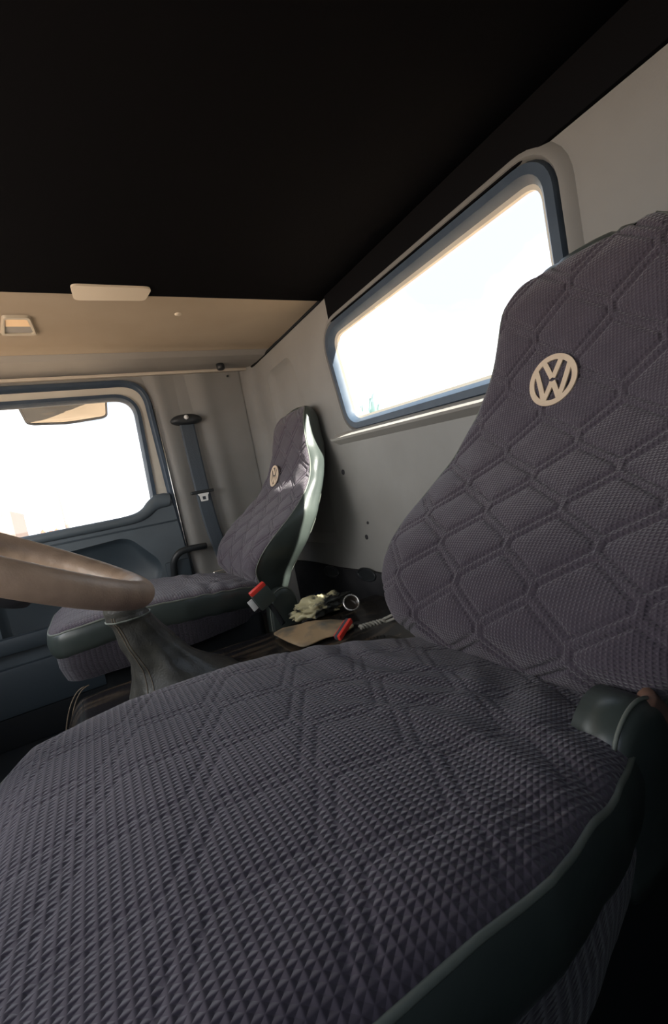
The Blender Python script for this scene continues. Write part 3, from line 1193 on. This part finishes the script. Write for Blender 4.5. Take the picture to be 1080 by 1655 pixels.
# ================================================================== SEAT BELT ON THE PILLAR
sb = empty('seat_belt', (0.53, DY - 0.02, 0.66))
tag(sb, 'slate blue seat belt hanging down the far door pillar with a chrome tongue', 'seat belt')
L = lambda x, y, z: Vector((x - 0.53, y - (DY - 0.02), z - 0.66))
strap = [(0.530, 1.262), (0.530, 1.10), (0.532, 0.95), (0.535, 0.85), (0.545, 0.72), (0.565, 0.60), (0.585, 0.50)]
hw = 0.036
vs, fs = [], []
sp_ = smooth_path([(x, 0, z) for x, z in strap], 8)
prev = None
for i, p in enumerate(sp_):
    yy = DY - 0.040 - 0.02 * math.sin(i / len(sp_) * PI)
    for dx_, dy_ in ((-hw, 0.002), (-hw * 0.8, -0.001), (0, -0.0015), (hw * 0.8, -0.001), (hw, 0.002), (hw, 0.005), (-hw, 0.005)):
        vs.append(L(p.x + dx_, yy + dy_, p.z))
    if i:
        b = (i - 1) * 7
        for k in range(7):
            fs.append((b + k, b + (k + 1) % 7, b + 7 + (k + 1) % 7, b + 7 + k))
mesh_obj('webbing', vs, fs, M['belt'], sb, smooth=False)
# upper guide: flattened dome with bolt
rings = []
for s_, d in ((1.0, 0.0), (1.0, 0.02), (0.85, 0.034), (0.5, 0.040)):
    rings.append([L(0.532 + 0.076 * s_ * math.copysign(abs(math.cos(a_)) ** 0.9, math.cos(a_)), DY - 0.022 - d, 1.278 + (0.030 if math.sin(a_) > 0 else 0.024) * s_ * math.sin(a_)) for a_ in [2 * PI * k / 36 for k in range(36)]])
vs, fs = loft(rings)
gd = mesh_obj('belt_guide', vs, fs, M['black'], sb)
o = tube('bolt', [L(0.528, DY - 0.058, 1.288), L(0.528, DY - 0.070, 1.288)], 0.011, M['white'], gd, n=8)
# tongue
bm = bmesh.new()
box_bm(bm, L(0.472, DY - 0.074, 0.902), L(0.586, DY - 0.050, 0.918), 0.004)
tg = from_bm('tongue_holder', bm, M['black'], sb)
outer_ = [Vector(p) for p in rounded([V2(0.500, 0.902), V2(0.562, 0.902), V2(0.552, 0.890), V2(0.549, 0.862), V2(0.513, 0.862), V2(0.510, 0.890)], 0.004, 3)]
inner_ = [V2(0.523, 0.870), V2(0.540, 0.870), V2(0.540, 0.886), V2(0.523, 0.886)]
tt = sheet('tongue', outer_, [inner_], lambda u, v, d: L(u, DY - 0.070 + d, v), 0.004, M['white'], tg)
bm = bmesh.new()
box_bm(bm, L(0.50, DY - 0.05, 0.46), L(0.62, DY - 0.015, 0.50), 0.008)
from_bm('lower_anchor', bm, M['chrome'], sb)

# ================================================================== ROOF FITTINGS
# small latch light near the left edge
lt = empty('reading_lamp', (-0.07, 1.75, ZC))
tag(lt, 'small framed amber roof lamp at the top left on the roof lining', 'lamp')
fr_o = [Vector(p) for p in rounded([V2(-0.026, -0.088), V2(0.048, -0.088), V2(0.056, 0.066), V2(-0.052, 0.066)], 0.016, 5)]
fr_i = [Vector(p) for p in rounded([V2(-0.018, -0.068), V2(0.034, -0.068), V2(0.042, 0.046), V2(-0.034, 0.046)], 0.008, 5)]
dn = lambda s: (lambda u, v, d: Vector((u, v, -s - d)))
band('bezel', [(fr_o, 0.0), (offset_loop(fr_o, -0.004), 0.008), (offset_loop(fr_i, 0.004), 0.008), (fr_i, 0.0)], dn(0.0), M['latchframe'], lt)
sheet('lens', [V2(-0.020, -0.070), V2(0.036, -0.070), V2(0.040, -0.008), V2(-0.027, -0.008)], [], dn(0.001), 0.004, M['latch'], lt)
sheet('switch', [V2(-0.027, -0.008), V2(0.040, -0.008), V2(0.044, 0.048), V2(-0.036, 0.048)], [], dn(0.0005), 0.003, M['header'], lt)
# pale roof panel at the top edge
pn_o = [Vector(p) for p in rounded([V2(0.092, 1.43), V2(0.312, 1.43), V2(0.300, 1.516), V2(0.100, 1.524)], 0.02, 5)]
pn = sheet('roof_hatch_panel', pn_o, [], lambda u, v, d: Vector((u - 0.2, v - 1.42, -d)), 0.012, M['panel'])
pn.location = (0.2, 1.42, ZC)
tag(pn, 'pale rounded panel in the roof lining cut by the top edge of the photo', 'panel')
# coat hook knob
kb = tube('coat_hook', [(0, 0, 0), (0, -0.006, -0.014), (0, -0.010, -0.030), (0, -0.010, -0.036)], [0.018, 0.021, 0.020, 0.012], M['black'], n=12)
kb.location = (0.735, 2.235, ZC)
tag(kb, 'small black knob on the header trim above the pillar', 'knob')
# pale screw cap on the lining
sc_ = tube('roof_button', [(0, 0, 0.002), (0, 0, -0.003), (0, 0, -0.005)], [0.013, 0.012, 0.006], M['panel'], n=12)
sc_.location = (0.427, 1.64, ZC)
tag(sc_, 'tiny pale round button on the tan roof lining', 'button')
s2 = tube('trim_screw', [(0, 0.004, 0), (0, -0.004, 0)], [0.006, 0.005], M['black'], n=8)
s2.location = (0.80, DY - 0.006, 1.495)
tag(s2, 'small dark screw under the pale strip beside the rear corner', 'screw')

# dark plugs on the rear wall
spots = [(1.575, 0.868, 0.011, 'black plug on the rear wall, nearest the sunlit seat side'),
         (1.49, 0.597, 0.010, 'black plug low on the rear wall, lower of the close pair'),
         (1.462, 0.655, 0.006, 'tiny black plug low on the rear wall, upper of the close pair'),
         (1.015, 0.971, 0.008, 'dark plug on the rear wall just under the window ledge')]
for yy, zz, r_, lb in spots:
    o = tube('wall_plug', [(0.004, 0, 0), (-0.003, 0, 0), (-0.005, 0, 0)], [r_, r_, r_ * 0.6], M['grime'], n=12)
    o.location = (RX, yy, zz)
    tag(o, lb, 'plug', 'plugs in the rear wall')
# oval pass-throughs in the black lining
for yy, zz, ry, lb in ((1.82, 0.428, 0.066, 'oval black vent low on the rear wall, the one nearer the passenger seat'), (1.52, 0.444, 0.063, 'oval black vent low on the rear wall, the one nearer the large seat')):
    pts = [(0, ry * math.cos(a_), 0.024 * math.sin(a_)) for a_ in [2 * PI * k / 32 for k in range(32)]]
    e0 = empty('oval_vent', (RX - 0.016, yy, zz))
    tube('rim', pts, 0.005, M['black'], e0, n=8, closed=True)
    vs = [(0.0, p[1], p[2]) for p in pts]
    mesh_obj('mesh_insert', [(x, y, z) for x, y, z in vs] + [(0.004, y, z) for x, y, z in vs], [tuple(range(32)), tuple(range(63, 31, -1))] + [(i, (i + 1) % 32, 32 + (i + 1) % 32, 32 + i) for i in range(32)], M['black'], e0, smooth=False)
    tag(e0, lb, 'vent', 'vents in the lower rear wall')

# ================================================================== SMALL THINGS ON THE TUNNEL
# upright buckle beside the passenger seat
bk = empty('seat_belt_buckle', (0.53, 1.50, TZ))
tag(bk, 'upright red-topped seat belt buckle on a black stalk beside the far seat', 'buckle', 'seat belt buckles')
tube('stalk', smooth_path([(0.0, 0.0, 0.0), (-0.015, 0.0, 0.04), (-0.035, 0.0, 0.085)], 5), (0.009, 0.005), M['black'], bk)
rt = Matrix.Rotation(math.radians(-26), 3, 'Y')
pv = Vector((-0.037, 0, 0.085))
def bbox(name, lo, hi, m, bev, par, rot=rt, pv=pv):
    bm = bmesh.new()
    box_bm(bm, Vector(lo) + pv, Vector(hi) + pv, bev, 2, rot, pv)
    return from_bm(name, bm, m, par, angle=0.6)
bbox('housing', (-0.034, -0.013, 0.0), (0.034, 0.013, 0.066), M['vinyl'], 0.006, bk)
bbox('release_button', (-0.032, -0.012, 0.064), (0.032, 0.012, 0.080), M['red'], 0.004, bk)
bbox('belt_label', (-0.056, -0.004, 0.018), (-0.036, 0.0, 0.060), M['white'], 0.001, bk)

# second buckle lying on the tunnel
b3 = empty('seat_belt_buckle', (0.59, 1.165, TZ + 0.032))
tag(b3, 'red-buttoned buckle lying on the tunnel behind the near cushion edge', 'buckle', 'seat belt buckles')
rz = Matrix.Rotation(math.radians(28), 3, 'Z') @ Matrix.Rotation(math.radians(-18), 3, 'Y')
z0 = Vector((0, 0, 0))
bbox('housing', (-0.040, -0.004, -0.010), (0.044, 0.008, 0.006), M['belt'], 0.004, b3, rz, z0)
bbox('release_button', (-0.042, -0.015, -0.009), (0.042, -0.004, 0.008), M['red'], 0.004, b3, rz, z0)
bbox('edge_strip', (-0.036, 0.008, -0.009), (0.038, 0.012, 0.004), M['red'], 0.002, b3, rz, z0)

# added tan sheet on the tunnel, standing in for a patch of sunlight
sunpatch_loop = [Vector(p) for p in rounded([V2(0.455, 1.41), V2(0.50, 1.43), V2(0.56, 1.375), V2(0.64, 1.35), V2(0.68, 1.27), V2(0.655, 1.21), V2(0.60, 1.19), V2(0.55, 1.21), V2(0.47, 1.20), V2(0.46, 1.29)], 0.02, 4)]
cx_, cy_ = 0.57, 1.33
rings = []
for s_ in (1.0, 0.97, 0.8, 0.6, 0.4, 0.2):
    rings.append([Vector(((p.x - cx_) * s_, (p.y - cy_) * s_, 0.004 + 0.020 * (1 - s_) + 0.006 * noise.noise(Vector((p.x * s_ * 14, p.y * s_ * 14, 1))) * (1 - s_ * 0.6))) for p in sunpatch_loop])
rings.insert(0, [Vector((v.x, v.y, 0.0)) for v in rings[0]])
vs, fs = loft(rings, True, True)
sunp = mesh_obj('sun_patch_sheet', vs, fs, M['sunpatch'])
sunp.location = (cx_, cy_, TZ + 0.006)
tag(sunp, 'tan mottled sheet imitating a sunlit patch of the tunnel in front of the crumpled bag', 'scrap')

# twisted cord
pa, pb, pc = [], [], []
main = smooth_path([(0.640, 1.145, TZ + 0.024), (0.68, 1.135, TZ + 0.024), (0.72, 1.11, TZ + 0.03), (0.78, 1.03, TZ + 0.07), (0.84, 0.96, TZ + 0.10)], 14)
r1_, r2_ = [], []
for i, p in enumerate(main):
    u = i / len(main)
    am = 0.005 + 0.012 * max(0, u - 0.45)
    a_ = i * 0.9 if u < 0.45 else 0.45 * len(main) * 0.9
    r1_.append(p + Vector((0, math.cos(a_) * am, math.sin(a_) * am)))
    r2_.append(p - Vector((0, math.cos(a_) * am, math.sin(a_) * am)))
cord = empty('twisted_cord', tuple(main[0]))
tag(cord, 'grey twisted cord running from the tunnel behind the large seat', 'cord')
for q in (r1_, r2_):
    tube('strand', [p - main[0] for p in q], 0.0042, M['rope'], cord, n=7)

# round cup with a pale rim, tipped towards the near side
cup = empty('round_cup', (0.735, 1.345, TZ + 0.040))
tag(cup, 'small round cup with a pale metal rim lying near the rear wall', 'cup')
axc = (CAM - Vector(cup.location)).normalized()
axc = (axc + Vector((0.25, 0.1, 0.15))).normalized()
sA = axc.cross(Vector((0, 0, 1))).normalized()
sB = axc.cross(sA)
def cr(r_, h_, n=36):
    return [sA * (r_ * math.cos(a_)) + sB * (r_ * math.sin(a_)) + axc * h_ for a_ in [2 * PI * k / n for k in range(n)]]
vs, fs = loft([cr(0.022, -0.03), cr(0.028, 0.0), cr(0.024, 0.0), cr(0.021, -0.02), cr(0.012, -0.022)], True, True)
mesh_obj('body', vs, fs, M['brownglass'], cup)
vs, fs = loft([cr(0.028, -0.003), cr(0.030, 0.001), cr(0.029, 0.004), cr(0.0255, 0.004), cr(0.0245, 0.001), cr(0.028, -0.003)], True, False)
mesh_obj('rim', vs, fs, M['chrome'], cup)

# crumpled bag
def lump(name, loc, sx_, sy_, sz_, m, amp=0.35, fr=2.5, seed=0, sub=5, flat=0.02):
    bm = bmesh.new()
    bmesh.ops.create_icosphere(bm, subdivisions=sub, radius=1)
    for v in bm.verts:
        d = v.co.normalized()
        q = Vector((d.x * fr + seed, d.y * fr, d.z * fr))
        n_ = noise.noise(q) + 0.5 * abs(noise.noise(q * 2.3)) * 1.2 - 0.35 * abs(noise.noise(q * 5))
        r_ = 1 + amp * n_
        v.co = Vector((d.x * sx_ * r_, d.y * sy_ * r_, max(-flat, d.z * sz_ * r_)))
    o = from_bm(name, bm, m)
    o.location = loc
    return o
bag = lump('crumpled_bag', (0.668, 1.445, TZ + 0.032), 0.100, 0.050, 0.036, M['plasticbag'], 0.5, 2.8, 3)
tag(bag, 'crumpled yellowish and black plastic bag on the tunnel beside the far seat', 'bag')
bb = lump('cloth_bag', (0.84, 1.85, 0.20), 0.10, 0.10, 0.14, M['bluebag'], 0.25, 1.6, 8, 4, 0.2)
tag(bb, 'dark navy cloth bag on the floor in the rear corner', 'bag')

# ================================================================== OUTSIDE
def outside(o):
    return o
gz = -1.35
gr = box('ground', (-40, -30, gz - 0.1), (40, 60, gz), M['ground'], bevel=0)
structure(gr)
# exterior mirror seen through the top of the passenger window
mr = empty('kerb_mirror', (0.02, 2.62, 1.450))
tag(mr, 'wide kerb mirror hanging outside the top of the far door window', 'mirror')
mo = [Vector(p) for p in rounded([V2(-0.195, 0.105), V2(0.195, 0.105), V2(0.192, -0.105), V2(0.0, -0.135), V2(-0.182, -0.112)], [0.04, 0.04, 0.05, 0.3, 0.05], 7)]
mtilt = Matrix.Rotation(math.radians(71), 3, 'X')
mm = lambda s: (lambda u, v, d: mtilt @ Vector((u, s + d, v)))
vs, fs = loft([[mm(0)(p.x, p.y, 0) for p in offset_loop(mo, -0.006)], [mm(0)(p.x, p.y, -0.008) for p in mo], [mm(0.02)(p.x, p.y, 0) for p in offset_loop(mo, 0.002)], [mm(0.05)(p.x * 0.8, p.y * 0.7, 0) for p in mo]], True, True)
mesh_obj('housing', vs, fs, M['mirrorrim'], mr)
mg = offset_loop(mo, -0.009)
rings = [[mm(-0.002 - 0.012 * (1 - s_ * s_))(p.x * s_, p.y * s_, 0) for p in mg] for s_ in (1.0, 0.85, 0.7, 0.55, 0.4, 0.25, 0.1)]
vs, fs = loft(rings, True, False)
fs.append(tuple(6 * len(mg) + j for j in range(len(mg))))
mesh_obj('mirror_glass', vs, fs, M['mirror'], mr)
tube('bracket', [Vector((-0.03, 0.02, 0.01)), Vector((-0.05, -0.02, 0.10)), Vector((-0.05, -0.10, 0.16)), Vector((-0.05, -0.21, 0.16))], 0.010, M['mirrorrim'], mr)

# faint things in the yard
def bld(name, lo, hi, m, label, cat):
    bm = bmesh.new()
    box_bm(bm, lo, hi)
    o = from_bm(name, bm, m, smooth=False)
    c = Vector(((lo[0] + hi[0]) / 2, (lo[1] + hi[1]) / 2, lo[2]))
    rebase(o, c)
    tag(o, label, cat)
    return o

bld('yard_building', (-9.0, 30, gz), (-3.5, 36, 2.45), M['concrete'], 'pale overexposed building far beyond the door window, at the left edge', 'building')
pile = lump('earth_pile', (-1.25, 20, gz), 0.8, 0.8, 2.5, M['terracotta'], 0.25, 1.5, 2, 4, 0.3)
tag(pile, 'orange heap showing just above the sill of the door window', 'heap')
pole = tube('yard_pole', [(0, 0, 0), (0, 0, 4.4)], 0.07, M['concrete'], n=10)
pole.location = (-0.86, 25, gz)
tag(pole, 'thin pale pole standing beyond the door window', 'pole')
cb = lump('tree', (6.0, 8.35, gz + 1.9), 0.75, 0.75, 1.72, M['greenroof'], 0.35, 3.0, 5, 5, 1.9)
cb.location.z = gz + 1.9
tk = tube('trunk', [(0, 0, -1.9), (0, 0, 0.2)], 0.10, M['terracotta'], cb, n=8)
tag(cb, 'pale green treetop showing at the lower left corner of the rear window', 'tree')
